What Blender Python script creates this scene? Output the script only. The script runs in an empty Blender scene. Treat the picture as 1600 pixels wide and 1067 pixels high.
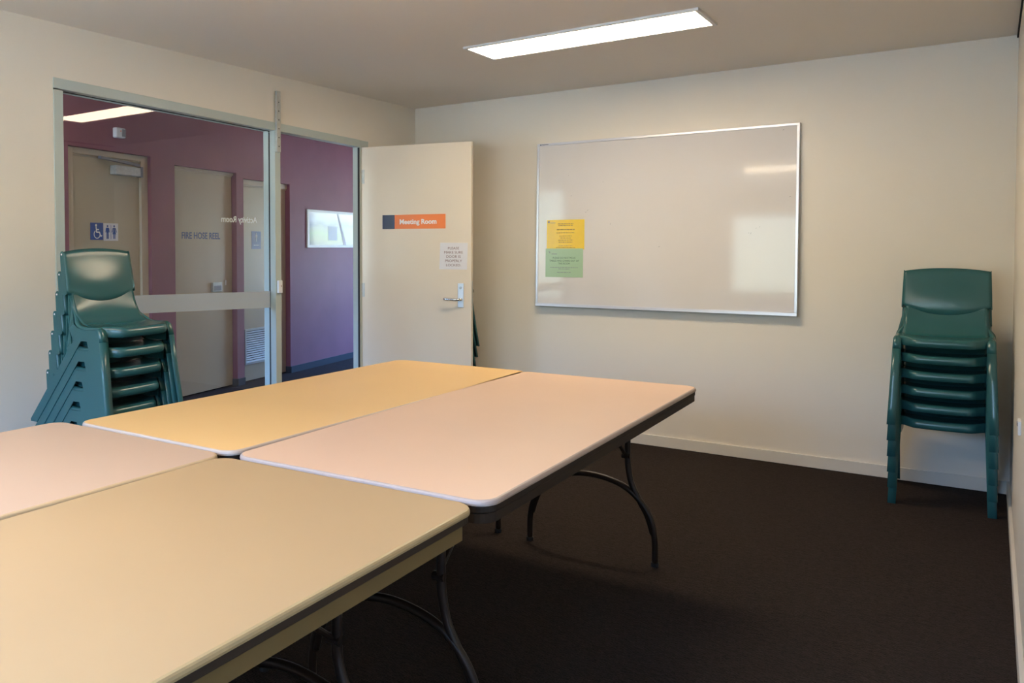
import bpy, bmesh, math, random
from mathutils import Vector, Matrix
random.seed(4)
SC = bpy.context.scene
COL = SC.collection
R = math.radians

# ------------------------------------------------------------------ camera
cam_d = bpy.data.cameras.new('camera')
cam = bpy.data.objects.new('camera', cam_d)
COL.objects.link(cam)
cam.matrix_world = Matrix(((0.804005, -0.015953, 0.594408, 3.61795),
                           (0.594615, 0.026547, -0.803573, -5.41487),
                           (-0.002961, 0.99952, 0.03083, 1.28787),
                           (0, 0, 0, 1)))
cam_d.sensor_fit = 'HORIZONTAL'; cam_d.sensor_width = 36.0
cam_d.lens = 1300.34 / 1600 * 36
cam_d.shift_x = 213.2 / 1600
cam_d.shift_y = -104.73 / 1600
cam_d.clip_start = 0.02
SC.camera = cam

# ------------------------------------------------------------------ world, exposure
SKY_STRENGTH = 42.0
LAMP_STRENGTH = 30.0
LAMP_COL = (1.0, 0.80, 0.56)
w = bpy.data.worlds.new('daylight'); SC.world = w; w.use_nodes = True
nt = w.node_tree; nt.nodes.clear()
tc = nt.nodes.new('ShaderNodeTexCoord'); sep = nt.nodes.new('ShaderNodeSeparateXYZ')
rmp = nt.nodes.new('ShaderNodeValToRGB'); bg = nt.nodes.new('ShaderNodeBackground'); wo = nt.nodes.new('ShaderNodeOutputWorld')
nt.links.new(tc.outputs['Generated'], sep.inputs[0]); nt.links.new(sep.outputs['Z'], rmp.inputs[0])
nt.links.new(rmp.outputs[0], bg.inputs[0]); nt.links.new(bg.outputs[0], wo.inputs[0])
cr = rmp.color_ramp
cr.elements[0].position = 0.0; cr.elements[0].color = (0.14, 0.17, 0.16, 1)
cr.elements[1].position = 1.0; cr.elements[1].color = (0.16, 0.40, 1.0, 1)
e = cr.elements.new(0.10); e.color = (0.13, 0.17, 0.18, 1)
e = cr.elements.new(0.30); e.color = (0.24, 0.48, 1.0, 1)
bg.inputs[1].default_value = SKY_STRENGTH
sun_d = bpy.data.lights.new('sun', 'SUN'); sun_d.energy = 36.0; sun_d.angle = R(0.6); sun_d.color = (1.0, 0.90, 0.74)
sun = bpy.data.objects.new('sun', sun_d); COL.objects.link(sun)
sun.rotation_euler = (0, R(42), 0)        # from the +X side: lights the paving, enters neither window
SC.view_settings.view_transform = 'Standard'
SC.view_settings.look = 'None'
SC.view_settings.exposure = 0.0
SC.view_settings.gamma = 1.0
SC.view_settings.use_curve_mapping = False

ROOM_W, H, ROOM_D = 3.714, 2.373, 6.6

def portal(x0, x1, z0, z1, y, face):
    l = bpy.data.lights.new('window_portal', 'AREA'); l.shape = 'RECTANGLE'
    l.size = x1 - x0; l.size_y = z1 - z0; l.cycles.is_portal = True
    o = bpy.data.objects.new('window_portal', l); COL.objects.link(o)
    o.location = ((x0 + x1) / 2, y, (z0 + z1) / 2)
    o.rotation_euler = (R(90) if face > 0 else R(-90), 0, 0)     # area light shines along its -Z
    return o
NW = (0.75, 3.3, 0.92, 2.02)                                # near wall window x0 x1 z0 z1
portal(NW[0], NW[1], NW[2], NW[3], -ROOM_D - 0.06, 1)
EW = (-1.95, -0.45, 0.5, 2.12)                              # glazing at the end of the corridor
portal(EW[0], EW[1], EW[2], EW[3], 4.06, -1)

SW = (-1.55, -0.2, 0.8, 2.25)                                # corridor window on the near side
portal(SW[0], SW[1], SW[2], SW[3], -4.67, 1)

# ------------------------------------------------------------------ materials
def mat(name, col, rough=0.6, metal=0.0, spec=0.5, emis=None, estr=0.0, noise=None, bump=None, coat=0.0):
    m = bpy.data.materials.new(name); m.use_nodes = True
    n = m.node_tree; b = n.nodes['Principled BSDF']
    c = tuple(col) + (1,)
    b.inputs['Base Color'].default_value = c
    b.inputs['Roughness'].default_value = rough
    b.inputs['Metallic'].default_value = metal
    b.inputs['Specular IOR Level'].default_value = spec
    if coat: b.inputs['Coat Weight'].default_value = coat; b.inputs['Coat Roughness'].default_value = 0.12
    if emis:
        b.inputs['Emission Color'].default_value = tuple(emis) + (1,); b.inputs['Emission Strength'].default_value = estr
    t = n.nodes.new('ShaderNodeTexCoord')
    if noise:
        sc, amt = noise
        nz = n.nodes.new('ShaderNodeTexNoise'); nz.inputs['Scale'].default_value = sc; nz.inputs['Detail'].default_value = 5
        n.links.new(t.outputs['Object'], nz.inputs['Vector'])
        rr = n.nodes.new('ShaderNodeValToRGB')
        rr.color_ramp.elements[0].position = 0.3; rr.color_ramp.elements[1].position = 0.7
        rr.color_ramp.elements[0].color = tuple(x * (1 - amt) for x in col) + (1,)
        rr.color_ramp.elements[1].color = tuple(min(1, x * (1 + amt)) for x in col) + (1,)
        n.links.new(nz.outputs['Fac'], rr.inputs[0]); n.links.new(rr.outputs[0], b.inputs['Base Color'])
    if bump:
        sc, st, di = bump
        nb = n.nodes.new('ShaderNodeTexNoise'); nb.inputs['Scale'].default_value = sc; nb.inputs['Detail'].default_value = 3
        bp_ = n.nodes.new('ShaderNodeBump'); bp_.inputs['Strength'].default_value = st; bp_.inputs['Distance'].default_value = di
        n.links.new(t.outputs['Object'], nb.inputs['Vector']); n.links.new(nb.outputs['Fac'], bp_.inputs['Height'])
        n.links.new(bp_.outputs[0], b.inputs['Normal'])
    return m

M = {}
M['wall'] = mat('wall_paint', (0.76, 0.70, 0.595), 0.45, noise=(2.0, 0.015), bump=(90, 0.05, 0.002))
M['ceiling'] = mat('ceiling_paint', (0.84, 0.78, 0.70), 0.7, bump=(60, 0.04, 0.002))
M['skirting'] = mat('skirting_paint', (0.66, 0.62, 0.54), 0.35)
M['frame'] = mat('door_frame_paint', (0.45, 0.51, 0.475), 0.35)
M['rubber'] = mat('black_rubber', (0.012, 0.012, 0.013), 0.6)
M['leaf'] = mat('door_leaf_paint', (0.72, 0.63, 0.50), 0.22, noise=(1.2, 0.02), bump=(5, 0.03, 0.01))
M['purple'] = mat('purple_paint', (0.245, 0.083, 0.112), 0.6, noise=(3, 0.07), bump=(70, 0.06, 0.002))
M['corr_ceiling'] = mat('corridor_ceiling_paint', (0.24, 0.16, 0.2), 0.7)
M['corr_door'] = mat('corridor_door_paint', (0.47, 0.395, 0.275), 0.35)
M['corr_frame'] = mat('corridor_door_frame_paint', (0.56, 0.47, 0.34), 0.35)
M['corr_skirt'] = mat('corridor_skirting', (0.03, 0.04, 0.055), 0.45)
M['steel'] = mat('galvanised_steel', (0.50, 0.50, 0.46), 0.45, 0.3, noise=(40, 0.1))
M['chrome'] = mat('satin_chrome', (0.72, 0.70, 0.68), 0.22, 1.0)
M['plate'] = mat('satin_steel_plate', (0.66, 0.73, 0.82), 0.32, 0.6)
M['white'] = mat('white_plastic', (0.74, 0.74, 0.74), 0.35)
M['grey'] = mat('grey_plastic', (0.20, 0.20, 0.22), 0.4)
M['board'] = mat('whiteboard_enamel', (0.68, 0.655, 0.635), 0.07, noise=(2.5, 0.012))
M['alu'] = mat('anodised_aluminium', (0.66, 0.66, 0.70), 0.3, 0.5)
M['paper'] = mat('white_paper', (0.72, 0.71, 0.73), 0.7)
M['yellow'] = mat('yellow_paper', (0.86, 0.58, 0.02), 0.22)
M['green_paper'] = mat('green_paper', (0.36, 0.52, 0.32), 0.22)
M['ink'] = mat('dark_ink', (0.05, 0.045, 0.06), 0.7)
M['ink_brown'] = mat('brown_ink', (0.20, 0.10, 0.09), 0.7)
M['orange'] = mat('orange_sign', (0.85, 0.20, 0.025), 0.3)
M['navy'] = mat('navy_sign', (0.012, 0.014, 0.06), 0.25)
M['white_letter'] = mat('white_lettering', (0.85, 0.83, 0.8), 0.5)
M['blue'] = mat('blue_sign', (0.015, 0.07, 0.30), 0.35)
M['blue_letter'] = mat('blue_grey_lettering', (0.10, 0.13, 0.24), 0.5)
M['pale_blue'] = mat('pale_blue_sign', (0.17, 0.20, 0.36), 0.4)
M['frost'] = mat('frosted_vinyl', (0.42, 0.48, 0.54), 0.6)
M['seat'] = mat('green_plastic', (0.024, 0.104, 0.108), 0.25, bump=(220, 0.08, 0.0006))
M['tube'] = mat('dark_brown_metal', (0.018, 0.011, 0.008), 0.35, 0.0, 0.35)
M['skirt_brown'] = mat('brown_table_skirt', (0.024, 0.015, 0.009), 0.55, 0.0, 0.25)
M['skirt_cream'] = mat('cream_table_skirt', (0.17, 0.118, 0.045), 0.55, 0.0, 0.3)
M['trim_dark'] = mat('dark_table_edging', (0.038, 0.026, 0.017), 0.5, 0.0, 0.25)
M['ground'] = mat('outside_paving', (0.58, 0.44, 0.27), 0.9, noise=(0.6, 0.1))
M['print_blue'] = mat('printed_building', (0.40, 0.44, 0.56), 0.3)
M['faded'] = mat('faded_ink', (0.30, 0.17, 0.03), 0.7)
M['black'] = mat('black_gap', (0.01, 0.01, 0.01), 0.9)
M['diffuser'] = mat('lamp_diffuser', (0.9, 0.9, 0.9), 0.5, emis=LAMP_COL, estr=LAMP_STRENGTH)

M['diffuser2'] = mat('corridor_lamp_diffuser', (0.9, 0.9, 0.9), 0.5, emis=LAMP_COL, estr=7.0)
def top_mat(name, col, edge):
    """speckled laminate, glossy moulded edge"""
    m = mat(name, col, 0.42, noise=(1.4, 0.035))
    return m, mat(name + '_edge', edge, 0.4, 0.0, 0.35)
M['top_a'], M['edge_a'] = top_mat('ochre_laminate', (0.75, 0.49, 0.205), (0.50, 0.40, 0.32))
M['top_b'], M['edge_b'] = top_mat('pink_beige_laminate', (0.70, 0.48, 0.335), (0.44, 0.35, 0.30))
M['top_c'], M['edge_c'] = top_mat('beige_laminate', (0.52, 0.37, 0.26), (0.52, 0.38, 0.22))
M['top_d'], M['edge_d'] = top_mat('sand_laminate', (0.44, 0.305, 0.16), (0.42, 0.32, 0.17))

def carpet(name, c0, c1):
    m = bpy.data.materials.new(name); m.use_nodes = True
    n = m.node_tree; b = n.nodes['Principled BSDF']; b.inputs['Roughness'].default_value = 0.95
    b.inputs['Specular IOR Level'].default_value = 0.1
    t = n.nodes.new('ShaderNodeTexCoord'); mp = n.nodes.new('ShaderNodeMapping')
    mp.inputs['Scale'].default_value = (1.0, 4.0, 1.0); mp.inputs['Rotation'].default_value = (0, 0, R(8))
    nz = n.nodes.new('ShaderNodeTexNoise'); nz.inputs['Scale'].default_value = 42; nz.inputs['Detail'].default_value = 4
    nz.inputs['Distortion'].default_value = 1.2
    big = n.nodes.new('ShaderNodeTexNoise'); big.inputs['Scale'].default_value = 1.6
    wv = n.nodes.new('ShaderNodeTexWave'); wv.inputs['Scale'].default_value = 45; wv.inputs['Distortion'].default_value = 6
    wv.inputs['Detail Scale'].default_value = 2.5; wv.bands_direction = 'Y'
    r = n.nodes.new('ShaderNodeValToRGB'); r.color_ramp.elements[0].color = c0 + (1,); r.color_ramp.elements[1].color = c1 + (1,)
    r.color_ramp.elements[0].position = 0.32; r.color_ramp.elements[1].position = 0.72
    mx = n.nodes.new('ShaderNodeMath'); mx.operation = 'MULTIPLY_ADD'; mx.inputs[1].default_value = 0.35
    bm_ = n.nodes.new('ShaderNodeBump'); bm_.inputs['Strength'].default_value = 0.8; bm_.inputs['Distance'].default_value = 0.004
    L = n.links.new
    L(t.outputs['Object'], mp.inputs[0]); L(mp.outputs[0], nz.inputs['Vector']); L(t.outputs['Object'], wv.inputs['Vector'])
    L(t.outputs['Object'], big.inputs['Vector'])
    L(wv.outputs['Fac'], mx.inputs[0]); 
    sb = n.nodes.new('ShaderNodeMath'); sb.operation = 'MULTIPLY'; sb.inputs[1].default_value = 0.68
    L(nz.outputs['Fac'], sb.inputs[0]); L(sb.outputs[0], mx.inputs[2])
    L(mx.outputs[0], r.inputs[0]); L(r.outputs[0], b.inputs['Base Color'])
    L(mx.outputs[0], bm_.inputs['Height']); L(bm_.outputs[0], b.inputs['Normal'])
    return m
M['carpet'] = carpet('ribbed_brown_carpet', (0.012, 0.009, 0.0078), (0.044, 0.032, 0.027))
M['carpet2'] = carpet('corridor_carpet', (0.020, 0.018, 0.020), (0.060, 0.052, 0.058))

def glass_mat():
    m = bpy.data.materials.new('clear_glass'); m.use_nodes = True
    n = m.node_tree; n.nodes.clear(); L = n.links.new
    tr = n.nodes.new('ShaderNodeBsdfTransparent'); tr.inputs[0].default_value = (0.95, 0.965, 0.955, 1)
    gl = n.nodes.new('ShaderNodeBsdfGlossy'); gl.inputs['Roughness'].default_value = 0.0
    fr = n.nodes.new('ShaderNodeFresnel'); fr.inputs[0].default_value = 1.6
    ge = n.nodes.new('ShaderNodeNewGeometry'); iv = n.nodes.new('ShaderNodeMath'); iv.operation = 'SUBTRACT'; iv.inputs[0].default_value = 1.0
    mu = n.nodes.new('ShaderNodeMath'); mu.operation = 'MULTIPLY'
    L(ge.outputs['Backfacing'], iv.inputs[1]); L(fr.outputs[0], mu.inputs[0]); L(iv.outputs[0], mu.inputs[1])
    mx = n.nodes.new('ShaderNodeMixShader'); o = n.nodes.new('ShaderNodeOutputMaterial')
    L(mu.outputs[0], mx.inputs[0]); L(tr.outputs[0], mx.inputs[1]); L(gl.outputs[0], mx.inputs[2]); L(mx.outputs[0], o.inputs[0])
    return m
M['glass'] = glass_mat()

def picture_mat():
    """landscape print: pale sky, hills, green paddock, pale building, slanting pole (fixed pattern of the print)"""
    m = bpy.data.materials.new('landscape_print'); m.use_nodes = True
    n = m.node_tree; b = n.nodes['Principled BSDF']; b.inputs['Roughness'].default_value = 0.08
    b.inputs['Coat Weight'].default_value = 0.35; b.inputs['Coat Roughness'].default_value = 0.08
    t = n.nodes.new('ShaderNodeTexCoord'); sx = n.nodes.new('ShaderNodeSeparateXYZ')
    nz = n.nodes.new('ShaderNodeTexNoise'); nz.inputs['Scale'].default_value = 5
    ad = n.nodes.new('ShaderNodeMath'); ad.operation = 'MULTIPLY_ADD'; ad.inputs[1].default_value = 0.16
    r = n.nodes.new('ShaderNodeValToRGB'); cr = r.color_ramp
    cr.elements[0].position = 0.05; cr.elements[0].color = (0.25, 0.28, 0.30, 1)
    cr.elements[1].position = 0.95; cr.elements[1].color = (0.75, 0.78, 0.86, 1)
    for p, c in ((0.22, (0.38, 0.42, 0.30, 1)), (0.40, (0.42, 0.55, 0.34, 1)), (0.56, (0.45, 0.52, 0.48, 1)), (0.66, (0.36, 0.40, 0.52, 1)), (0.80, (0.62, 0.68, 0.80, 1))):
        e = cr.elements.new(p); e.color = c
    mp = n.nodes.new('ShaderNodeMath'); mp.operation = 'MULTIPLY'; mp.inputs[1].default_value = 2.6
    L = n.links.new
    L(t.outputs['Object'], sx.inputs[0]); L(t.outputs['Object'], nz.inputs['Vector'])
    L(sx.outputs['Z'], mp.inputs[0]); L(nz.outputs['Fac'], ad.inputs[0]); L(mp.outputs[0], ad.inputs[2])
    L(ad.outputs[0], r.inputs[0]); L(r.outputs[0], b.inputs['Base Color'])
    return m
M['picture'] = picture_mat()

# ------------------------------------------------------------------ helpers
def tag(o, label=None, cat=None, group=None, kind=None):
    if label: o['label'] = label
    if cat: o['category'] = cat
    if group: o['group'] = group
    if kind: o['kind'] = kind
    return o

def obj(name, bm, m, parent=None, loc=None, bevel=0, solid=0, smooth=False, mats=None, autosmooth=None):
    me = bpy.data.meshes.new(name)
    bmesh.ops.recalc_face_normals(bm, faces=bm.faces)
    bm.to_mesh(me); bm.free()
    for k in (mats or [m]): me.materials.append(k)
    o = bpy.data.objects.new(name, me); COL.objects.link(o)
    if parent: o.parent = parent
    if loc: o.location = loc
    if smooth: me.polygons.foreach_set('use_smooth', [True] * len(me.polygons))
    if solid:
        s = o.modifiers.new('solid', 'SOLIDIFY'); s.thickness = solid; s.offset = 0
    if bevel:
        b = o.modifiers.new('bevel', 'BEVEL'); b.width = bevel; b.segments = 3; b.limit_method = 'ANGLE'; b.angle_limit = R(40)
        b.harden_normals = False
    return o

def empty(name, loc=(0, 0, 0), rz=0):
    o = bpy.data.objects.new(name, None); COL.objects.link(o); o.location = loc; o.rotation_euler = (0, 0, rz)
    o.empty_display_size = 0.1
    return o

def box(bm, x0, x1, y0, y1, z0, z1):
    v = [bm.verts.new(p) for p in ((x0, y0, z0), (x1, y0, z0), (x1, y1, z0), (x0, y1, z0), (x0, y0, z1), (x1, y0, z1), (x1, y1, z1), (x0, y1, z1))]
    for f in ((0, 3, 2, 1), (4, 5, 6, 7), (0, 1, 5, 4), (1, 2, 6, 5), (2, 3, 7, 6), (3, 0, 4, 7)): bm.faces.new([v[i] for i in f])
    return v

def boxes(*bs):
    bm = bmesh.new()
    for b in bs: box(bm, *b)
    return bm

def hexa(bm, a, b):
    """solid between two quads a, b (lists of four points)"""
    va = [bm.verts.new(p) for p in a]; vb = [bm.verts.new(p) for p in b]
    bm.faces.new(va[::-1]); bm.faces.new(vb)
    for i in range(4): bm.faces.new([va[i], va[(i + 1) % 4], vb[(i + 1) % 4], vb[i]])

def prism(bm, pts, ax, lo, hi):
    """extrude a 2-D outline along an axis: ax = 0 (pts are y,z), 1 (x,z), 2 (x,y)"""
    def P(p, h):
        return {0: (h, p[0], p[1]), 1: (p[0], h, p[1]), 2: (p[0], p[1], h)}[ax]
    a = [bm.verts.new(P(p, lo)) for p in pts]; b = [bm.verts.new(P(p, hi)) for p in pts]
    fs = [bm.faces.new(a), bm.faces.new(b[::-1])]
    n = len(pts)
    for i in range(n): bm.faces.new([a[i], b[i], b[(i + 1) % n], a[(i + 1) % n]])
    return bm

def rrect(x0, x1, y0, y1, r, k=6):
    pts = []
    for cx, cy, a0 in ((x1 - r, y1 - r, 0), (x0 + r, y1 - r, 90), (x0 + r, y0 + r, 180), (x1 - r, y0 + r, 270)):
        for i in range(k + 1):
            a = R(a0 + 90 * i / k); pts.append((cx + r * math.cos(a), cy + r * math.sin(a)))
    return pts

def tube(bm, pts, r, seg=10):
    pts = [Vector(p) for p in pts]; rings = []
    up = None
    for i, p in enumerate(pts):
        t = (pts[min(i + 1, len(pts) - 1)] - pts[max(i - 1, 0)]).normalized()
        if up is None:
            up = Vector((0, 1, 0)) if abs(t.y) < 0.8 else Vector((1, 0, 0))
        a = t.cross(up).normalized(); b = a.cross(t).normalized(); up = b
        rings.append([bm.verts.new(p + a * r * math.cos(2 * math.pi * j / seg) + b * r * math.sin(2 * math.pi * j / seg)) for j in range(seg)])
    for k in range(len(rings) - 1):
        for j in range(seg):
            bm.faces.new([rings[k][j], rings[k][(j + 1) % seg], rings[k + 1][(j + 1) % seg], rings[k + 1][j]])
    bm.faces.new(rings[0][::-1]); bm.faces.new(rings[-1])

def cyl(bm, c, axis, r, h, seg=20):
    c = Vector(c); ax = Vector(axis).normalized()
    tube(bm, [c - ax * h / 2, c + ax * h / 2], r, seg)

def spline(pts, n=8):
    """Catmull-Rom through the points"""
    P = [Vector(p) for p in pts]; P = [2 * P[0] - P[1]] + P + [2 * P[-1] - P[-2]]
    out = []
    for i in range(1, len(P) - 2):
        for k in range(n):
            t = k / n
            out.append(0.5 * ((2 * P[i]) + (P[i + 1] - P[i - 1]) * t + (2 * P[i - 1] - 5 * P[i] + 4 * P[i + 1] - P[i + 2]) * t * t
                              + (3 * P[i] - P[i - 1] - 3 * P[i + 1] + P[i + 2]) * t ** 3))
    out.append(P[-2]); return out

def text(name, lines, m, parent, width, x, y, z, height=None, align='CENTER', gap=1.25, flip=False, bold=0.0, depth=0.0006, rz=0.0):
    """lettering standing in the local XZ plane, facing -Y; width = width of the widest line"""
    c = bpy.data.curves.new(name, 'FONT'); c.body = '\n'.join(lines); c.align_x = align; c.align_y = 'CENTER'
    c.size = 1; c.space_line = gap; c.extrude = 0.01; c.offset = bold; c.resolution_u = 3
    o = bpy.data.objects.new(name, c); COL.objects.link(o)
    dg = bpy.context.evaluated_depsgraph_get(); dg.update()
    me = bpy.data.meshes.new_from_object(o.evaluated_get(dg))
    bpy.data.objects.remove(o); bpy.data.curves.remove(c)
    xs = [v.co.x for v in me.vertices]; ys = [v.co.y for v in me.vertices]
    sx = width / (max(xs) - min(xs)); sz = sx if height is None else height / (max(ys) - min(ys))
    mx = (max(xs) + min(xs)) / 2; my = (max(ys) + min(ys)) / 2
    for v in me.vertices:
        px = (v.co.x - mx) * sx; pz = (v.co.y - my) * sz; py = -v.co.z / 0.01 * depth
        if flip: px = -px
        v.co = Vector((px, py, pz))
    if flip: me.flip_normals()
    me.materials.clear(); me.materials.append(m)
    q = bpy.data.objects.new(name, me); COL.objects.link(q); q.location = (x, y, z); q.rotation_euler = (0, 0, rz)
    q.parent = parent
    return q

def copy_tree(root, loc, rz, label, group):
    c = root.copy(); COL.objects.link(c); c.location = loc; c.rotation_euler = (0, 0, rz)
    c['label'] = label; c['group'] = group
    for ch in list(root.children):
        d = ch.copy(); COL.objects.link(d); d.parent = c
        for g in list(ch.children):
            e = g.copy(); COL.objects.link(e); e.parent = d
    return c

def struct(name, bm, m, label, cat, **k):
    return tag(obj(name, bm, m, **k), label, cat, kind='structure')

# ------------------------------------------------------------------ room shell
T = 0.10
struct('floor', boxes((-0.10, ROOM_W + T, -ROOM_D - T, T, -0.08, 0.0)), M['carpet'], 'dark brown ribbed carpet of the meeting room', 'floor')
struct('ceiling', boxes((-0.10, ROOM_W + T, -ROOM_D - T, T, H, H + 0.1)), M['ceiling'], 'plain matt ceiling of the meeting room', 'ceiling')
struct('wall_back', boxes((0.0, ROOM_W + T, 0.0, T, 0.0, H)), M['wall'], 'cream wall carrying the whiteboard', 'wall')
struct('wall_right', boxes((ROOM_W, ROOM_W + T, -ROOM_D - T, 0.0, 0.0, H)), M['wall'], 'cream wall at the right edge beside the tall chair stack', 'wall')

# opening in the left wall: y from YA to YD, head height falls slightly towards the door
YA, YD = -3.112, -0.615
def head(y): return 2.112 - (y - YA) / (YD - YA) * 0.054
FW = 0.05
bm = boxes((-T, 0, -ROOM_D - T, YA, 0, H), (-T, 0, YD, 0.0, 0, H))
hexa(bm, [(-T, YA, head(YA)), (-T, YD, head(YD)), (-T, YD, H), (-T, YA, H)], [(0, YA, head(YA)), (0, YD, head(YD)), (0, YD, H), (0, YA, H)])
struct('wall_left', bm, M['wall'], 'cream wall holding the glazed panel and the open doorway', 'wall')
# near wall behind the camera, with the daylight window
x0, x1, z0, z1 = NW
struct('wall_near', boxes((0, ROOM_W, -ROOM_D - T, -ROOM_D, 0, z0), (0, ROOM_W, -ROOM_D - T, -ROOM_D, z1, H),
                          (0, x0, -ROOM_D - T, -ROOM_D, z0, z1), (x1, ROOM_W, -ROOM_D - T, -ROOM_D, z0, z1)), M['wall'],
       'cream wall behind the viewer with the daylight window', 'wall')
b = boxes((x0, x1, -ROOM_D - 0.08, -ROOM_D - 0.03, z0, z0 + 0.05), (x0, x1, -ROOM_D - 0.08, -ROOM_D - 0.03, z1 - 0.05, z1))
for xx in (x0, (x0 + x1) / 2 - 0.025, x1 - 0.05): box(b, xx, xx + 0.05, -ROOM_D - 0.08, -ROOM_D - 0.03, z0 + 0.05, z1 - 0.05)
w2 = struct('window_2', b, M['alu'], 'aluminium window behind the viewer seen as a reflection in the whiteboard', 'window')
obj('window_glass', boxes((x0 + 0.05, x1 - 0.05, -ROOM_D - 0.058, -ROOM_D - 0.052, z0 + 0.05, z1 - 0.05)), M['glass'], w2)

BH = 0.069
struct('baseboard_back', boxes((0.0, ROOM_W, -0.013, 0, 0, BH)), M['skirting'], 'cream skirting along the whiteboard wall', 'baseboard', bevel=0.002)
struct('baseboard_right', boxes((ROOM_W - 0.013, ROOM_W, -ROOM_D, -0.013, 0, BH)), M['skirting'], 'cream skirting along the right wall', 'baseboard', bevel=0.002)
struct('baseboard_left', boxes((0, 0.013, -ROOM_D, YA, 0, BH)), M['skirting'], 'cream skirting left of the glazed panel', 'baseboard', bevel=0.002)
struct('shadow_strip', boxes((ROOM_W - 0.007, ROOM_W, -ROOM_D, 0, H - 0.014, H - 0.002)), M['black'], 'thin black strip drawn as the shadow line between ceiling and right wall', 'trim')  # black strip stands in for the shade in the gap under the ceiling

# ------------------------------------------------------------------ window_1 : glazed panel with frame, and door frame
YS0, YS1 = -1.586, -1.536          # mullion face
fr = bmesh.new()
def fbar(bm, y0, y1, z0, z1, d0, d1, slope=False):
    """frame bar between depths d0..d1 behind the room face (a little proud of it when d0 is 0)"""
    xa, xb = -d1, (0.006 if d0 == 0 else -d0)
    if slope:
        hexa(bm, [(xa, y0, head(y0) - z1), (xa, y1, head(y1) - z1), (xa, y1, head(y1) - z0), (xa, y0, head(y0) - z0)],
             [(xb, y0, head(y0) - z1), (xb, y1, head(y1) - z1), (xb, y1, head(y1) - z0), (xb, y0, head(y0) - z0)])
    else: box(bm, xa, xb, y0, y1, z0, z1)
fbar(fr, YA, YS0, 0.0, FW, 0, 0.04, True); fbar(fr, YA + 0.005, YS0, 0.005, FW, 0.052, 0.095, True)
fbar(fr, YA, YA + FW, 0.0, 2.055, 0, 0.04); fbar(fr, YA + 0.005, YA + FW, 0.0, 2.05, 0.052, 0.095)
fbar(fr, YS0, YS1, 0.0, 2.077, 0, 0.04); fbar(fr, YS0, YS1, 0.0, 2.075, 0.052, 0.095)
fbar(fr, YA + FW, YS0, 0.0, FW, 0, 0.04); fbar(fr, YA + FW, YS0, 0.0, FW, 0.052, 0.095)
w1 = tag(empty('window_1', (0, 0, 0)), 'tall glazed panel in a pale green steel frame with a frosted band', 'window', kind='structure')
obj('window_frame', fr, M['frame'], w1, bevel=0.0015)
g = bmesh.new()
box(g, -0.048, -0.043, YA + 0.02, YS0 + 0.02, 0.02, 2.065)
obj('glass_pane', g, M['glass'], w1)
g = bmesh.new()
fbar(g, YA + 0.02, YS0 + 0.02, FW - 0.008, FW + 0.004, 0.0405, 0.0425, True)
box(g, -0.0515, -0.0405, YS0 + 0.002, YS0 + 0.03, 0.02, 2.02)
box(g, -0.0515, -0.0405, YA + 0.03, YA + FW + 0.004, 0.02, 2.04)
obj('glazing_gasket', g, M['rubber'], w1)
bb = bmesh.new()
hexa(bb, [(-0.0425, YA + FW, 0.958), (-0.0425, YS0 - 0.001, 0.918), (-0.0425, YS0 - 0.001, 1.022), (-0.0425, YA + FW, 1.052)],
     [(-0.0420, YA + FW, 0.958), (-0.0420, YS0 - 0.001, 0.918), (-0.0420, YS0 - 0.001, 1.022), (-0.0420, YA + FW, 1.052)])
tag(obj('frosted_band', bb, M['frost'], w1), 'pale frosted safety band')
# lettering on the corridor side of the glass: read from the corridor, so mirrored from here
lt = text('lettering', ['Activity Room'], M['white_letter'], w1, 0.30, -0.049, -1.842, 1.462, rz=R(90), flip=True, bold=0.012)

df = bmesh.new()
fbar(df, YS1, -0.72, 0.0, FW, 0, 0.055, True)
fbar(df, -0.72, YD, 0.0, head(YD) - 0.001, 0, 0.055)
dfo = tag(obj('trim_2', df, M['frame'], bevel=0.0015), 'pale green steel frame around the open doorway', 'door frame', kind='structure')
g = bmesh.new(); box(g, -0.010, 0.0065, -0.7215, -0.7200, 0.0, 2.005); obj('door_seal', g, M['rubber'], dfo)

# slotted steel channel fixed above the mullion
sc_ = bmesh.new(); box(sc_, 0.006, 0.022, -1.583, -1.548, 1.895, 2.275)
ch = tag(obj('steel_channel', sc_, M['steel'], bevel=0.001), 'slotted grey steel bar fixed upright above the mullion', 'steel bar')
for i in range(6):
    g = bmesh.new(); cyl(g, (0.0222, -1.5655, 1.93 + i * 0.055), (1, 0, 0), 0.004, 0.001, 12); obj('slot', g, M['black'], ch)
rc = tag(obj('door_sensor', boxes((0.006, 0.024, -1.577, -1.542, 1.010, 1.090)), M['white'], bevel=0.003), 'small white sensor box on the mullion beside the doorway', 'sensor')
g = bmesh.new(); cyl(g, (0.0243, -1.555, 1.055), (1, 0, 0), 0.004, 0.001, 12); obj('sensor_eye', g, M['ink_brown'], rc)
sk = tag(obj('strike_plate', boxes((-0.03, 0.0075, -1.5365, -1.5345, 0.90, 1.0)), M['steel']), 'thin steel strike plate on the mullion edge', 'strike plate')

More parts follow.
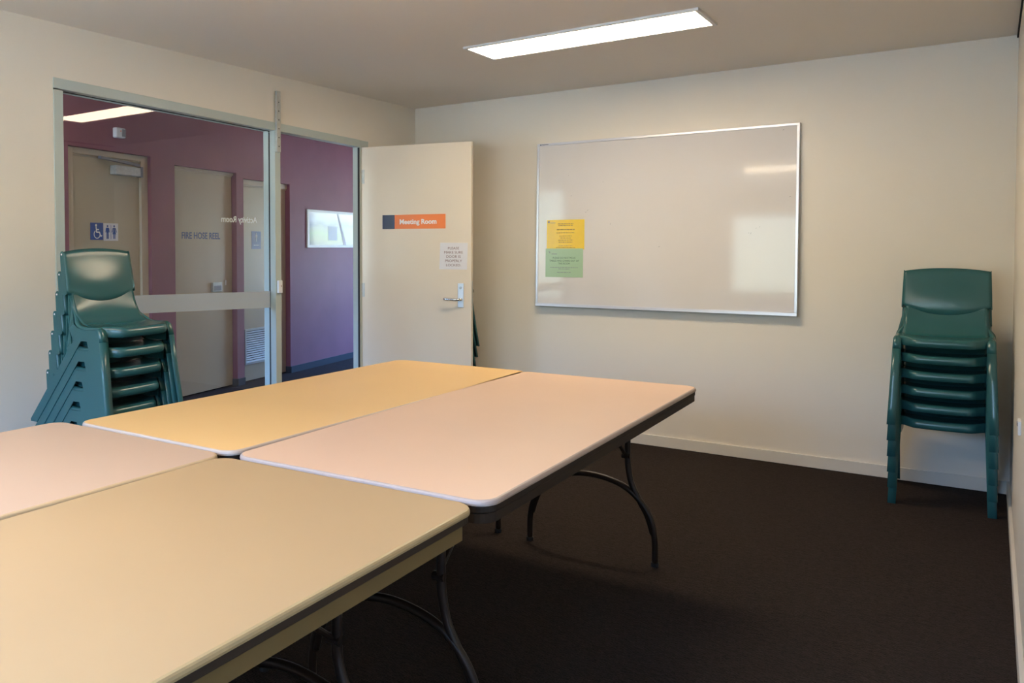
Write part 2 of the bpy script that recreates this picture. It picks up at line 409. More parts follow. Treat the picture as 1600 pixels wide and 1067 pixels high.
# ------------------------------------------------------------------ door_1: the open leaf
DL = 0.82; DT = 2.008
d1 = tag(empty('door_1', (0, -0.70, 0), R(12.86)), 'cream room door standing open into the room', 'door', kind='structure')
obj('door_leaf', boxes((0.006, DL, 0.0, 0.038, 0.012, DT)), M['leaf'], d1, bevel=0.0015)
h = obj('handle_plate', boxes((0.727, 0.768, -0.010, 0.0, 0.888, 1.052)), M['plate'], d1, bevel=0.003)
g = bmesh.new(); cyl(g, (0.750, -0.022, 0.943), (0, 1, 0), 0.010, 0.03, 16)
tube(g, spline([(0.750, -0.036, 0.943), (0.742, -0.046, 0.943), (0.722, -0.052, 0.943), (0.690, -0.053, 0.944), (0.655, -0.050, 0.945), (0.642, -0.046, 0.945), (0.638, -0.036, 0.945)], 5), 0.0085, 12)
obj('lever', g, M['chrome'], h, smooth=True)
g = bmesh.new(); cyl(g, (0.748, -0.0115, 1.022), (0, 1, 0), 0.009, 0.003, 20); box(g, 0.7465, 0.7495, -0.0145, -0.012, 1.012, 1.030)
obj('key_cylinder', g, M['chrome'], h)
obj('latch_plate', boxes((DL, DL + 0.0015, 0.008, 0.030, 0.87, 1.07)), M['steel'], d1)
g = bmesh.new(); cyl(g, (0.75, 0.050, 0.943), (0, 1, 0), 0.010, 0.025, 14)
tube(g, [(0.750, 0.066, 0.943), (0.72, 0.082, 0.943), (0.66, 0.086, 0.943)], 0.008, 10); box(g, 0.727, 0.768, 0.038, 0.046, 0.888, 1.052)
obj('inner_handle', g, M['chrome'], d1)
for zz in (0.22, 0.995, 1.80):
    g = bmesh.new(); cyl(g, (0.000, -0.007, zz), (0, 0, 1), 0.006, 0.10, 12); box(g, -0.002, 0.03, -0.002, 0.0, zz - 0.05, zz + 0.05)
    obj('hinge', g, M['steel'], d1)

# sign on the leaf, in leaf coordinates
sg = tag(empty('door_sign', d1.location, R(12.86)), 'orange and navy Meeting Room name plate on the open door', 'sign')
obj('orange_panel', boxes((0.263, 0.637, -0.003, 0.0, 1.4255, 1.5245)), M['orange'], sg)
obj('navy_panel', boxes((0.170, 0.2625, -0.003, 0.0, 1.4255, 1.5245)), M['navy'], sg)
text('lettering', ['Meeting Room'], M['white_letter'], sg, 0.272, 0.437, -0.0038, 1.470, height=0.046, bold=0.028)
pn = tag(empty('paper_notice', d1.location, R(12.86)), 'white paper notice in brown capitals taped above the door lever', 'notice')
g = bmesh.new(); prism(g, [(0.592, 1.147), (0.790, 1.145), (0.795, 1.326), (0.599, 1.328)], 1, -0.0012, -0.0002)
obj('sheet', g, M['paper'], pn)
text('lettering', ['PLEASE', 'MAKE SURE', 'DOOR IS', 'PROPERLY', 'LOCKED.'], M['ink_brown'], pn, 0.132, 0.694, -0.0016, 1.233, height=0.132, gap=1.18, depth=0.0003)

# ------------------------------------------------------------------ corridor
CO = (-2.062, 0.066); CT = Vector((-0.166, 0.986)).normalized(); CA = math.atan2(CT.y, CT.x)
# corridor frame: local X runs along the wall, local -Y faces the room, local +Y goes into the wall
def corr(name): return empty(name, (CO[0], CO[1], 0), CA)
def cmat(): return Matrix.Translation((CO[0], CO[1], 0)) @ Matrix.Rotation(CA, 4, 'Z')
CM = cmat()
RD = 0.075
CH = 2.75
openings = [(-1.992, -1.135, 2.040), (-0.846, 0.017, 1.998), (0.128, 0.933, 1.955)]
bm = bmesh.new()
xs = -4.2
for a, b_, zt in openings:
    box(bm, xs, a, 0.0, RD + 0.1, 0, CH); box(bm, a, b_, 0.0, RD + 0.1, zt, CH); xs = b_
box(bm, xs, 4.3, 0.0, RD + 0.1, 0, CH)
for a, b_, zt in openings: box(bm, a, b_, RD + 0.04, RD + 0.1, 0, zt)
bm.transform(CM)
struct('wall_corridor', bm, M['purple'], 'purple corridor wall beyond the glass with three recessed doors', 'wall')
bm = bmesh.new()
for a, b_ in ((-4.2, -1.992), (-1.135, -0.846), (0.017, 0.128), (0.933, 4.2)): box(bm, a, b_, -0.010, 0.0, 0, 0.068)
for p in (0.017, 0.933): box(bm, p - 0.010, p + 0.0, 0.0, RD, 0, 0.068)
bm.transform(CM)
struct('baseboard_corridor', bm, M['corr_skirt'], 'dark blue grey skirting along the purple corridor wall', 'baseboard')
struct('floor_corridor', boxes((-3.4, -0.10, -4.6, 4.2, -0.08, 0.0)), M['carpet2'], 'dark corridor carpet beyond the doorway', 'floor')
struct('ceiling_corridor', boxes((-3.4, -0.10, -4.6, 4.2, CH, CH + 0.1)), M['corr_ceiling'], 'plain corridor ceiling beyond the glass', 'ceiling')
x0, x1, z0, z1 = SW
b = boxes((x0, x1, -4.68, -4.63, z0, z0 + 0.05), (x0, x1, -4.68, -4.63, z1 - 0.05, z1), (x0, x0 + 0.05, -4.68, -4.63, z0 + 0.05, z1 - 0.05), (x1 - 0.05, x1, -4.68, -4.63, z0 + 0.05, z1 - 0.05))
w4 = struct('window_4', b, M['alu'], 'corridor window on the near side whose daylight catches the door frame', 'window')
obj('window_glass', boxes((x0 + 0.05, x1 - 0.05, -4.658, -4.652, z0 + 0.05, z1 - 0.05)), M['glass'], w4)
struct('wall_corridor_near', boxes((-3.4, x0, -4.7, -4.6, 0, CH), (x1, -0.10, -4.7, -4.6, 0, CH), (x0, x1, -4.7, -4.6, 0, z0), (x0, x1, -4.7, -4.6, z1, CH)), M['purple'], 'purple end wall of the corridor on the near side', 'wall')
struct('wall_corridor_room_side', boxes((-0.10, 0.0, T, 4.2, 0, CH)), M['purple'], 'purple corridor wall continuing past the meeting room', 'wall')
struct('wall_corridor_upper', boxes((-0.10, 0.0, -4.7, T, H + 0.1, CH + 0.1)), M['purple'], 'purple wall strip above the meeting room ceiling', 'wall')
x0, x1, z0, z1 = EW
struct('wall_corridor_far', boxes((-3.4, x0, 4.0, 4.1, 0, CH), (x1, 0.0, 4.0, 4.1, 0, CH), (x0, x1, 4.0, 4.1, 0, z0), (x0, x1, 4.0, 4.1, z1, CH)),
       M['purple'], 'purple end wall of the corridor around the daylight glazing', 'wall')
b = boxes((x0, x1, 4.03, 4.08, z0, z0 + 0.05), (x0, x1, 4.03, 4.08, z1 - 0.05, z1))
for xx in (x0, (x0 + x1) / 2 - 0.025, x1 - 0.05): box(b, xx, xx + 0.05, 4.03, 4.08, z0 + 0.05, z1 - 0.05)
w3 = struct('window_3', b, M['alu'], 'glazed end of the corridor letting daylight onto the purple wall', 'window')
obj('window_glass', boxes((x0 + 0.05, x1 - 0.05, 4.052, 4.058, z0 + 0.05, z1 - 0.05)), M['glass'], w3)

def corridor_door(name, a, b_, zt, label, fw, head_w):
    d = tag(corr(name), label, 'door', kind='structure')
    y0 = RD - 0.02
    g = bmesh.new()
    if fw: 
        for (p, q) in ((a + 0.001, a + fw), (b_ - fw, b_ - 0.001)): box(g, p, q, y0 - 0.022, RD + 0.04, 0, zt - 0.001)
    box(g, a + max(fw, 0.001), b_ - max(fw, 0.001), y0 - 0.022, RD + 0.04, zt - head_w, zt - 0.001)
    box(g, a + fw + 0.001, b_ - fw - 0.001, y0 - 0.008, y0, zt - head_w - 0.012, zt - head_w)
    obj('door_frame', g, M['corr_frame'], d, bevel=0.0015)
    obj('door_leaf', boxes((a + fw + 0.003, b_ - fw - 0.003, y0, RD + 0.035, 0.012, zt - head_w - 0.003)), M['corr_door'], d, bevel=0.0015)
    return d, y0
# accessible toilet door
d2, dy = corridor_door('door_2', -1.992, -1.135, 2.040, 'beige corridor door with overhead closer and blue accessible toilet sign', 0.075, 0.045)
c = obj('door_closer', boxes((-1.530, -1.235, dy - 0.065, dy - 0.001, 1.868, 1.938)), M['steel'], d2, bevel=0.004)
g = bmesh.new(); hexa(g, [(-1.68, dy - 0.060, 1.975), (-1.26, dy - 0.060, 1.948), (-1.26, dy - 0.060, 1.968), (-1.68, dy - 0.060, 1.993)],
                      [(-1.68, dy - 0.030, 1.975), (-1.26, dy - 0.030, 1.948), (-1.26, dy - 0.030, 1.968), (-1.68, dy - 0.030, 1.993)])
obj('closer_arm', g, M['grey'], c)
obj('closer_end_cap', boxes((-1.262, -1.236, dy - 0.070, dy - 0.02, 1.862, 1.945)), M['grey'], c, bevel=0.003)
# fire hose cupboard door
d3, dy3 = corridor_door('door_3', -0.846, 0.017, 1.998, 'beige fire hose reel cupboard door in the purple wall', 0.0, 0.022)
text('lettering', ['FIRE HOSE REEL'], M['blue_letter'], d3, 0.535, -0.430, dy3 - 0.0008, 1.409, height=0.060, bold=0.02)
k = obj('lock_box', boxes((-0.300, -0.165, dy3 - 0.022, dy3 - 0.0005, 0.90, 0.985)), M['steel'], d3, bevel=0.003)
obj('lock_face', boxes((-0.285, -0.18, dy3 - 0.024, dy3 - 0.0225, 0.912, 0.955)), M['grey'], k)
obj('hinge', boxes((-0.10, -0.085, dy3 - 0.012, dy3 - 0.0005, 0.955, 1.0)), M['white'], d3, bevel=0.003)
# toilet door with vent grille
d4, dy4 = corridor_door('door_4', 0.128, 0.933, 1.955, 'beige toilet door with a low louvred vent behind the mullion', 0.0, 0.05)
g = bmesh.new(); VX0, VX1, VZ0, VZ1 = 0.22, 0.80, 0.19, 0.495
for (p, q, r_, s_) in ((VX0, VX1, VZ0 - 0.02, VZ0), (VX0, VX1, VZ1, VZ1 + 0.02), (VX0 - 0.02, VX0, VZ0 - 0.02, VZ1 + 0.02), (VX1, VX1 + 0.02, VZ0 - 0.02, VZ1 + 0.02)):
    box(g, p, q, dy4 - 0.012, dy4 - 0.0005, r_, s_)
n = 14
for i in range(n):
    z = VZ0 + (VZ1 - VZ0) * (i + 0.1) / n; hh = (VZ1 - VZ0) / n * 0.62
    hexa(g, [(VX0, dy4 - 0.014, z), (VX1, dy4 - 0.014, z), (VX1, dy4 - 0.012, z), (VX0, dy4 - 0.012, z)],
         [(VX0, dy4 - 0.003, z + hh), (VX1, dy4 - 0.003, z + hh), (VX1, dy4 - 0.001, z + hh), (VX0, dy4 - 0.001, z + hh)])
v = obj('vent_grille', g, M['steel'], d4)
obj('vent_backing', boxes((VX0, VX1, dy4 - 0.0012, dy4 - 0.0004, VZ0, VZ1)), M['black'], v)

# signs (their own things)
def limb(bm, pts, r, yy): tube(bm, [(p[0], yy, p[1]) for p in pts], r, 8)
def person(bm, cx, cz, h, yy, skirt):
    """upright pictogram figure of height h"""
    u = h / 10
    cyl(bm, (cx, yy, cz + 4.3 * u), (0, 1, 0), 0.75 * u, 0.001, 16)
    if skirt:
        prism(bm, [(cx - 0.7 * u, cz + 3.2 * u), (cx + 0.7 * u, cz + 3.2 * u), (cx + 0.9 * u, cz + 0.8 * u), (cx + 1.8 * u, cz - 1.6 * u), (cx - 1.8 * u, cz - 1.6 * u), (cx - 0.9 * u, cz + 0.8 * u)][::-1], 1, yy - 0.0005, yy + 0.0005)
        for s in (-1, 1): box(bm, cx + s * 0.65 * u - 0.35 * u, cx + s * 0.65 * u + 0.35 * u, yy - 0.0005, yy + 0.0005, cz - 5 * u, cz - 1.6 * u)
    else:
        prism(bm, [(cx - 1.1 * u, cz + 3.2 * u), (cx + 1.1 * u, cz + 3.2 * u), (cx + 1.0 * u, cz - 0.8 * u), (cx - 1.0 * u, cz - 0.8 * u)][::-1], 1, yy - 0.0005, yy + 0.0005)
        for s in (-1, 1): box(bm, cx + s * 0.6 * u - 0.45 * u, cx + s * 0.6 * u + 0.45 * u, yy - 0.0005, yy + 0.0005, cz - 5 * u, cz - 0.8 * u)
    for s in (-1, 1):
        a = (cx + s * 1.2 * u, cz + 3.0 * u); b2 = (cx + s * (2.2 if skirt else 1.7) * u, cz - 0.3 * u)
        prism(bm, [(a[0] - 0.35 * u, a[1]), (a[0] + 0.35 * u, a[1]), (b2[0] + 0.35 * u, b2[1]), (b2[0] - 0.35 * u, b2[1])][::-1], 1, yy - 0.0005, yy + 0.0005)
YS = dy - 0.0035
s1 = tag(corr('toilet_sign'), 'blue wheelchair access sign on the corridor door', 'sign')
obj('sign_panel', boxes((-1.737, -1.609, dy - 0.003, dy - 0.0004, 1.362, 1.492)), M['blue'], s1)
g = bmesh.new(); yy = dy - 0.0040
cyl(g, (-1.682, yy, 1.472), (0, 1, 0), 0.010, 0.001, 16)
def flat_path(bm, pts, wd, yy):
    for i in range(len(pts) - 1):
        a = Vector(pts[i]); b2 = Vector(pts[i + 1]); d = (b2 - a).normalized(); nn = Vector((-d.y, d.x)) * wd / 2; a -= d * wd * 0.25; b2 += d * wd * 0.25
        prism(bm, [tuple(a + nn), tuple(b2 + nn), tuple(b2 - nn), tuple(a - nn)], 1, yy - 0.0004, yy + 0.0004)
flat_path(g, [(-1.682, 1.458), (-1.677, 1.420), (-1.649, 1.420), (-1.635, 1.390), (-1.625, 1.394)], 0.010, yy)
flat_path(g, [(-1.679, 1.440), (-1.655, 1.440)], 0.008, yy)
arc = [(-1.673 + 0.030 * math.cos(R(t)), 1.404 + 0.030 * math.sin(R(t))) for t in range(125, 371, 15)]
flat_path(g, arc, 0.007, yy)
g_ = obj('pictogram', g, M['white_letter'], s1)
s2 = tag(corr('toilet_sign'), 'white sign with two blue standing figures on the corridor door', 'sign')
obj('sign_panel', boxes((-1.605, -1.452, dy - 0.003, dy - 0.0004, 1.356, 1.490)), M['paper'], s2)
g = bmesh.new(); person(g, -1.565, 1.423, 0.105, dy - 0.004, False); obj('man_figure', g, M['blue'], s2)
g = bmesh.new(); person(g, -1.495, 1.423, 0.105, dy - 0.004, True); obj('woman_figure', g, M['blue'], s2)
obj('divider', boxes((-1.532, -1.529, dy - 0.0045, dy - 0.0035, 1.368, 1.478)), M['blue'], s2)
s3 = tag(corr('toilet_sign'), 'pale blue toilet sign with a white figure on the vented door', 'sign')
obj('sign_panel', boxes((0.330, 0.485, dy4 - 0.003, dy4 - 0.0004, 1.290, 1.462)), M['pale_blue'], s3)
g = bmesh.new(); person(g, 0.408, 1.405, 0.085, dy4 - 0.004, False); obj('figure', g, M['white_letter'], s3)
g = bmesh.new()
for i in range(5): box(g, 0.365 + i * 0.019, 0.377 + i * 0.019, dy4 - 0.0042, dy4 - 0.0036, 1.322, 1.330)
obj('caption', g, M['white_letter'], s3)

# sensor on the corridor wall
ps = tag(corr('wall_sounder'), 'small white alarm box on the purple wall above the toilet door', 'alarm')
obj('body', boxes((-1.555, -1.455, -0.045, -0.0005, 2.145, 2.222)), M['white'], ps, bevel=0.010)
g = bmesh.new(); box(g, -1.500, -1.463, -0.051, -0.0455, 2.155, 2.212); obj('lens', g, M['grey'], ps, bevel=0.002)
g = bmesh.new(); cyl(g, (-1.512, -0.047, 2.196), (0, 1, 0), 0.005, 0.003, 10); obj('indicator', g, M['orange'], ps)

# picture on the corridor wall
pc = tag(corr('framed_picture'), 'white framed landscape print glaring with daylight on the purple wall', 'picture')
PX0, PX1, PZ0, PZ1 = 1.258, 2.62, 1.303, 1.712
g = boxes((PX0, PX1, -0.016, -0.0005, PZ0, PZ0 + 0.028), (PX0, PX1, -0.016, -0.0005, PZ1 - 0.028, PZ1), (PX0, PX0 + 0.035, -0.016, -0.0005, PZ0 + 0.028, PZ1 - 0.028), (PX1 - 0.035, PX1, -0.016, -0.0005, PZ0 + 0.028, PZ1 - 0.028))
obj('picture_frame', g, M['white'], pc)
pr_ = obj('print', boxes((PX0 + 0.035, PX1 - 0.035, -0.011, -0.0005, 0.0, PZ1 - PZ0 - 0.056)), M['picture'], pc, loc=(0, 0, PZ0 + 0.028))
g = bmesh.new(); prism(g, [(2.05, PZ0 + 0.03), (2.12, PZ0 + 0.03), (1.93, PZ1 - 0.03), (1.90, PZ1 - 0.03)], 1, -0.0125, -0.0112)
obj('pole', g, M['paper'], pc)
g = boxes((1.70, 1.90, -0.0123, -0.0112, PZ0 + 0.08, PZ0 + 0.24)); obj('building', g, M['print_blue'], pc)

# ------------------------------------------------------------------ outside
struct('ground_outside', boxes((-40, 40, -45, -ROOM_D - 0.4, -0.25, -0.15), (-40, 40, 4.4, 45, -0.25, -0.15)), M['ground'], 'pale paving outside the windows', 'ground')

# ------------------------------------------------------------------ ceiling lights
def ceiling_light(cx, cy, label):
    o = tag(empty('ceiling_light', (cx, cy, H)), label, 'ceiling light', group='recessed ceiling lights')
    hx, hy, f = 0.612, 0.165, 0.018
    g = boxes((-hx, hx, -hy, -hy + f, -0.012, -0.0002), (-hx, hx, hy - f, hy, -0.012, -0.0002), (-hx, -hx + f, -hy + f, hy - f, -0.012, -0.0002), (hx - f, hx, -hy + f, hy - f, -0.012, -0.0002))
    obj('light_frame', g, M['white'], o)
    obj('diffuser', boxes((-hx + f, hx - f, -hy + f, hy - f, -0.006, -0.0002)), M['diffuser'], o)
    return o
ceiling_light(1.925, -1.335, 'long lit white panel light in the ceiling before the whiteboard')
ceiling_light(1.925, -4.8, 'long lit white panel light in the ceiling above the near tables')

def corridor_light(cx, cy):
    o = tag(empty('ceiling_light', (cx, cy, CH)), 'square lit panel in the corridor ceiling', 'ceiling light', group='corridor ceiling lights')
    obj('light_frame', boxes((-0.32, 0.32, -0.32, -0.30, -0.01, -0.0002), (-0.32, 0.32, 0.30, 0.32, -0.01, -0.0002), (-0.32, -0.30, -0.30, 0.30, -0.01, -0.0002), (0.30, 0.32, -0.30, 0.30, -0.01, -0.0002)), M['white'], o)
    obj('diffuser', boxes((-0.30, 0.30, -0.30, 0.30, -0.006, -0.0002)), M['diffuser2'], o)
for cy in (-2.6, 0.6): corridor_light(-0.9, cy)

# ------------------------------------------------------------------ whiteboard
wb = tag(empty('whiteboard', (1.879, -0.004, 0.883)), 'large glossy whiteboard in a thin aluminium frame', 'whiteboard')
wb.rotation_euler = (R(-1.15), 0, 0)      # hangs with its lower edge standing off the wall
WW, WH = 0.832, 1.133; yb = -0.034        # local: x -WW..WW, z 0..WH
obj('board_surface', boxes((-WW + 0.012, WW - 0.012, yb - 0.008, yb + 0.006, 0.012, WH - 0.012)), M['board'], wb)
f = 0.016
g = boxes((-WW, WW, yb - 0.014, yb + 0.010, 0, f + 0.006), (-WW, WW, yb - 0.014, yb + 0.010, WH - f, WH), (-WW, -WW + f, yb - 0.014, yb + 0.010, f + 0.006, WH - f), (WW - f, WW, yb - 0.014, yb + 0.010, f + 0.006, WH - f))
obj('board_frame', g, M['alu'], wb, bevel=0.002)
for b_ in ((-0.7, -0.6, yb + 0.010, yb + 0.030, 0.02, 0.10), (0.6, 0.7, yb + 0.010, yb + 0.030, 0.02, 0.10), (-0.7, 0.7, yb + 0.010, yb + 0.024, 1.03, 1.09)):
    obj('wall_bracket', boxes(b_), M['steel'], wb)
g = boxes((-WW + 0.022, -WW + 0.034, yb - 0.0146, yb - 0.0142, WH - 0.012, WH - 0.005), (-WW + 0.038, -WW + 0.085, yb - 0.0146, yb - 0.0142, WH - 0.010, WH - 0.006))
obj('maker_mark', g, M['ink'], wb)
# leftover marker smudges
for (x, z) in ((-0.355, 0.845), (-0.58, 0.76), (-0.60, 0.90), (-0.46, 0.655), (-0.475, 0.645), (0.74, 1.095), (0.60, 0.52), (0.56, 0.49), (0.57, 0.485), (0.78, 0.70), (0.62, 0.525), (-0.30, 0.56), (0.02, 0.41)):
    l = random.uniform(0.004, 0.012); a = random.uniform(0.2, 1.2); dx, dz = l * math.cos(a), l * math.sin(a)
    g = bmesh.new(); prism(g, [(x, z), (x + dx, z + dz), (x + dx - 0.001, z + dz + 0.0015), (x - 0.001, z + 0.0015)], 1, yb - 0.0086, yb - 0.0081)
    obj('marker_smudge', g, M['grey'], wb)

def notice(name, x0, x1, z0, z1, m, label, off, cat='notice'):
    n_ = tag(empty(name, wb.location), label, cat); n_.rotation_euler = wb.rotation_euler
    obj('sheet', boxes((x0, x1, yb - 0.0092 - off, yb - 0.0083 - off, z0, z1)), m, n_)
    return n_, yb - 0.0095 - off
cxw = 1.879
ny, yy = notice('yellow_notice', 1.126 - cxw, 1.400 - cxw, 0.395, 0.600, M['yellow'], 'yellow paper notice on the whiteboard, partly under the green one', 0.0)
def dashes(g, cx, z, wd, h, yy, seed):
    rr = random.Random(seed); x = cx - wd / 2
    while x < cx + wd / 2:
        l = rr.uniform(0.006, 0.022); box(g, x, min(x + l, cx + wd / 2), yy - 0.0002, yy, z, z + h); x += l + 0.004
for i, (z, wd, h) in enumerate(((0.570, 0.115, 0.004), (0.558, 0.105, 0.004), (0.530, 0.130, 0.005), (0.508, 0.135, 0.004), (0.486, 0.09, 0.004), (0.472, 0.075, 0.004), (0.458, 0.11, 0.004), (0.444, 0.10, 0.004), (0.420, 0.10, 0.003), (0.406, 0.14, 0.004))):
    g = bmesh.new(); dashes(g, 1.265 - cxw, z, wd, h, yy, i); obj('printed_line', g, M['faded'], ny)
obj('printed_mark', boxes((1.134 - cxw, 1.147 - cxw, yy - 0.0002, yy, 0.580, 0.592), (1.150 - cxw, 1.190 - cxw, yy - 0.0002, yy, 0.578, 0.581)), M['grey'], ny)
ng, yy = notice('green_notice', 1.119 - cxw, 1.393 - cxw, 0.205, 0.402, M['green_paper'], 'pale green paper notice asking to keep tables and chairs in the room', 0.0013)
text('lettering', ['PLEASE DO NOT MOVE', 'TABLES AND CHAIRS OUT OF', 'THIS ROOM'], mat('dark_green_ink', (0.07, 0.12, 0.08), 0.6), ng, 0.215, 1.256 - cxw, yy, 0.318, height=0.052, gap=1.05, depth=0.0002)
for i, (z, wd) in enumerate(((0.270, 0.20), (0.260, 0.08), (0.236, 0.10))):
    g = bmesh.new(); dashes(g, 1.256 - cxw, z, wd, 0.0035, yy, 21 + i); obj('printed_line', g, M['grey'], ng)
g = bmesh.new(); box(g, 1.163 - cxw, 1.205 - cxw, yy - 0.0002, yy, 0.362, 0.366)
prism(g, [(1.140 - cxw, 0.382), (1.153 - cxw, 0.380), (1.152 - cxw, 0.366), (1.147 - cxw, 0.374)][::-1], 1, yy - 0.0003, yy)
obj('printed_mark', g, M['grey'], ng)

# power point on the right wall
pp = tag(obj('power_point', boxes((ROOM_W - 0.009, ROOM_W, -1.665, -1.585, 0.612, 0.662)), M['white'], bevel=0.002), 'small white power point low on the right wall', 'power point')
g = boxes((ROOM_W - 0.0115, ROOM_W - 0.0095, -1.645, -1.635, 0.642, 0.654), (ROOM_W - 0.0115, ROOM_W - 0.0095, -1.615, -1.605, 0.642, 0.654)); obj('switch', g, M['grey'], pp)

# ------------------------------------------------------------------ folding tables
def wishbone(parent, y, ox, hs):
    """folding leg set: arch from foot to foot, two uprights rising from its shoulders"""
    ztop = 0.668
    g = bmesh.new()
    arch = [(-0.272, 0), (-0.270, 0.10), (-0.250, 0.185), (-0.200, 0.255), (-0.125, 0.303), (0, 0.324), (0.125, 0.303), (0.200, 0.255), (0.250, 0.185), (0.270, 0.10), (0.272, 0)]
    tube(g, spline([(p[0], y, p[1] + 0.012) for p in arch], 6), 0.0125, 12)
    for s in (-1, 1):
        up = [(0.262, 0.13), (0.240, 0.20), (0.205, 0.262), (0.176 + (hs - 0.158) * 0.5, 0.32), (hs + 0.004, 0.385), (hs, 0.46), (hs, ztop)]
        tube(g, spline([(s * p[0], y + 0.002, p[1]) for p in up], 6), 0.0125, 12)
    tube(g, [(-hs, y, ztop - 0.02), (hs, y, ztop - 0.02)], 0.010, 10)
    lf = obj('leg_frame', g, M['tube'], parent, loc=(ox, 0, 0), smooth=True)
    for s in (-1, 1):
        g = bmesh.new(); tube(g, [(s * 0.272, y, 0), (s * 0.272, y, 0.016)], 0.0155, 12); obj('foot_cap', g, M['rubber'], lf)
    dy_ = -0.30 if y > 0 else 0.30
    for s in (-1, 1):
        g = bmesh.new(); tube(g, [(s * (hs - 0.008), y, 0.435), (s * (hs - 0.016), y + dy_, 0.672)], 0.0075, 8)
        cyl(g, (s * (hs - 0.005), y, 0.435), (1, 0, 0), 0.012, 0.034, 10)
        obj('brace', g, M['tube'], parent, loc=(ox, 0, 0))

def folding_table(loc, rz, W, L, topm, edgem, skirtm, style, label, ins=(0.06, 0.25, -0.04, 0.158)):
    """origin: floor under the table centre; long side along local Y"""
    t = tag(empty('folding_table', loc, rz), label, 'table', group='folding tables pushed together')
    Z = 0.737; cr_ = 0.052
    # top with a rolled edge
    g = bmesh.new(); prof = [(0.000, 0.7235), (-0.001, 0.728), (0.0, 0.7325), (0.002, 0.7355), (0.006, 0.737)]
    rings = []
    for d, z in prof:
        pts = rrect(-W / 2 + d, W / 2 - d, -L / 2 + d, L / 2 - d, cr_ - d, 8); rings.append([g.verts.new((p[0], p[1], z)) for p in pts])
    for k in range(len(rings) - 1):
        for j in range(len(rings[0])):
            g.faces.new([rings[k][j], rings[k][(j + 1) % len(rings[0])], rings[k + 1][(j + 1) % len(rings[0])], rings[k + 1][j]]).material_index = 1
    g.faces.new(rings[-1]); g.faces.new(rings[0][::-1]).material_index = 1
    obj('tabletop', g, None, t, mats=[topm, edgem])
    g = bmesh.new(); prism(g, rrect(-W / 2 + 0.003, W / 2 - 0.003, -L / 2 + 0.003, L / 2 - 0.003, cr_ - 0.003, 8), 2, 0.706, 0.7233)
    obj('edge_trim', g, M['trim_dark'] if style != 'brown' else M['skirt_brown'], t, bevel=0.003)
    # skirt
    g = bmesh.new(); i = 0.005 if style == 'brown' else 0.022
    zb = 0.664
    r_ = 0.045 if style == 'brown' else 0.012
    if style == 'brown': zb = 0.684
    o1 = rrect(-W / 2 + i, W / 2 - i, -L / 2 + i, L / 2 - i, r_, 6); o2 = rrect(-W / 2 + i + 0.012, W / 2 - i - 0.012, -L / 2 + i + 0.012, L / 2 - i - 0.012, max(r_ - 0.01, 0.004), 6)
    A = [g.verts.new((p[0], p[1], zb)) for p in o1]; B = [g.verts.new((p[0], p[1], 0.7058)) for p in o1]
    C_ = [g.verts.new((p[0], p[1], zb)) for p in o2]; D_ = [g.verts.new((p[0], p[1], 0.7058)) for p in o2]
    for q in range(len(A)):
        k2 = (q + 1) % len(A)
        g.faces.new([A[q], A[k2], B[k2], B[q]]); g.faces.new([C_[k2], C_[q], D_[q], D_[k2]]); g.faces.new([A[k2], A[q], C_[q], C_[k2]]); g.faces.new([B[q], B[k2], D_[k2], D_[q]])
    obj('skirt', g, skirtm, t)
    obj('underside_panel', boxes((-W / 2 + 0.05, W / 2 - 0.05, -L / 2 + 0.05, L / 2 - 0.05, 0.694, 0.7057)), M['trim_dark'], t)
    wishbone(t, L / 2 - ins[0], ins[2], ins[3]); wishbone(t, -L / 2 + ins[1], ins[2], ins[3])
    return t
def table_at(xc_near, y_near, rz, W, L, *a):
    """xc_near,y_near: centre of the edge nearer the viewer"""
    c_ = Vector((xc_near, y_near)) + Vector((-math.sin(rz), math.cos(rz))) * L / 2
    return folding_table((c_.x, c_.y, 0), rz, W, L, *a)
table_at(1.618, -3.853, R(0.4), 0.700, 1.835, M['top_a'], M['edge_a'], M['skirt_brown'], 'brown', 'ochre topped folding table nearest the doorway')
table_at(2.370, -3.849, R(1.9), 0.765, 1.835, M['top_b'], M['edge_b'], M['skirt_brown'], 'brown', 'pinkish beige folding table with brown skirt, nearest the whiteboard')
ya = R(0.6)
def table_far(xc_far, y_far, rz, W, L, *a):
    c_ = Vector((xc_far, y_far)) - Vector((-math.sin(rz), math.cos(rz))) * L / 2
    return folding_table((c_.x, c_.y, 0), rz, W, L, *a)
table_far(1.590, -3.872, R(0.8), 0.755, 1.83, M['top_c'], M['edge_c'], M['skirt_brown'], 'brown', 'pale beige folding table at the left edge of the picture', (0.16, 0.2, -0.012, 0.132))
table_far(2.357, -3.872, R(2.1), 0.765, 1.83, M['top_d'], M['edge_d'], M['skirt_cream'], 'cream', 'sand coloured folding table with cream skirt, closest to the viewer', (0.16, 0.2, -0.012, 0.132))

# ------------------------------------------------------------------ stacking chairs
# local frame: +Y is the way the chair faces, x across, origin on the floor under the front shoulders
FRONT = [(0.080, 0.0), (0.066, 0.085), (0.046, 0.22), (0.027, 0.374), (0.020, 0.400), (0.010, 0.421), (-0.004, 0.4325), (-0.030, 0.434), (-0.065, 0.4325), (-0.095, 0.4335), (-0.122, 0.4395), (-0.148, 0.454), (-0.172, 0.478), (-0.190, 0.513), (-0.205, 0.565)]
def xf(z):
    if z <= 0.434: return 0.205 + (0.434 - z) * 0.040
    k = min((z - 0.434) / 0.055, 1); return 0.205 - 0.029 * (k * k * (3 - 2 * k))
def normals(path):
    out = []
    for i, p in enumerate(path):
        a = Vector(path[max(i - 1, 0)]); b2 = Vector(path[min(i + 1, len(path) - 1)]); d = (b2 - a).normalized()
        out.append(Vector((-d.y, d.x)))          # path runs foot -> shoulder -> back; this points into the panel
    return out
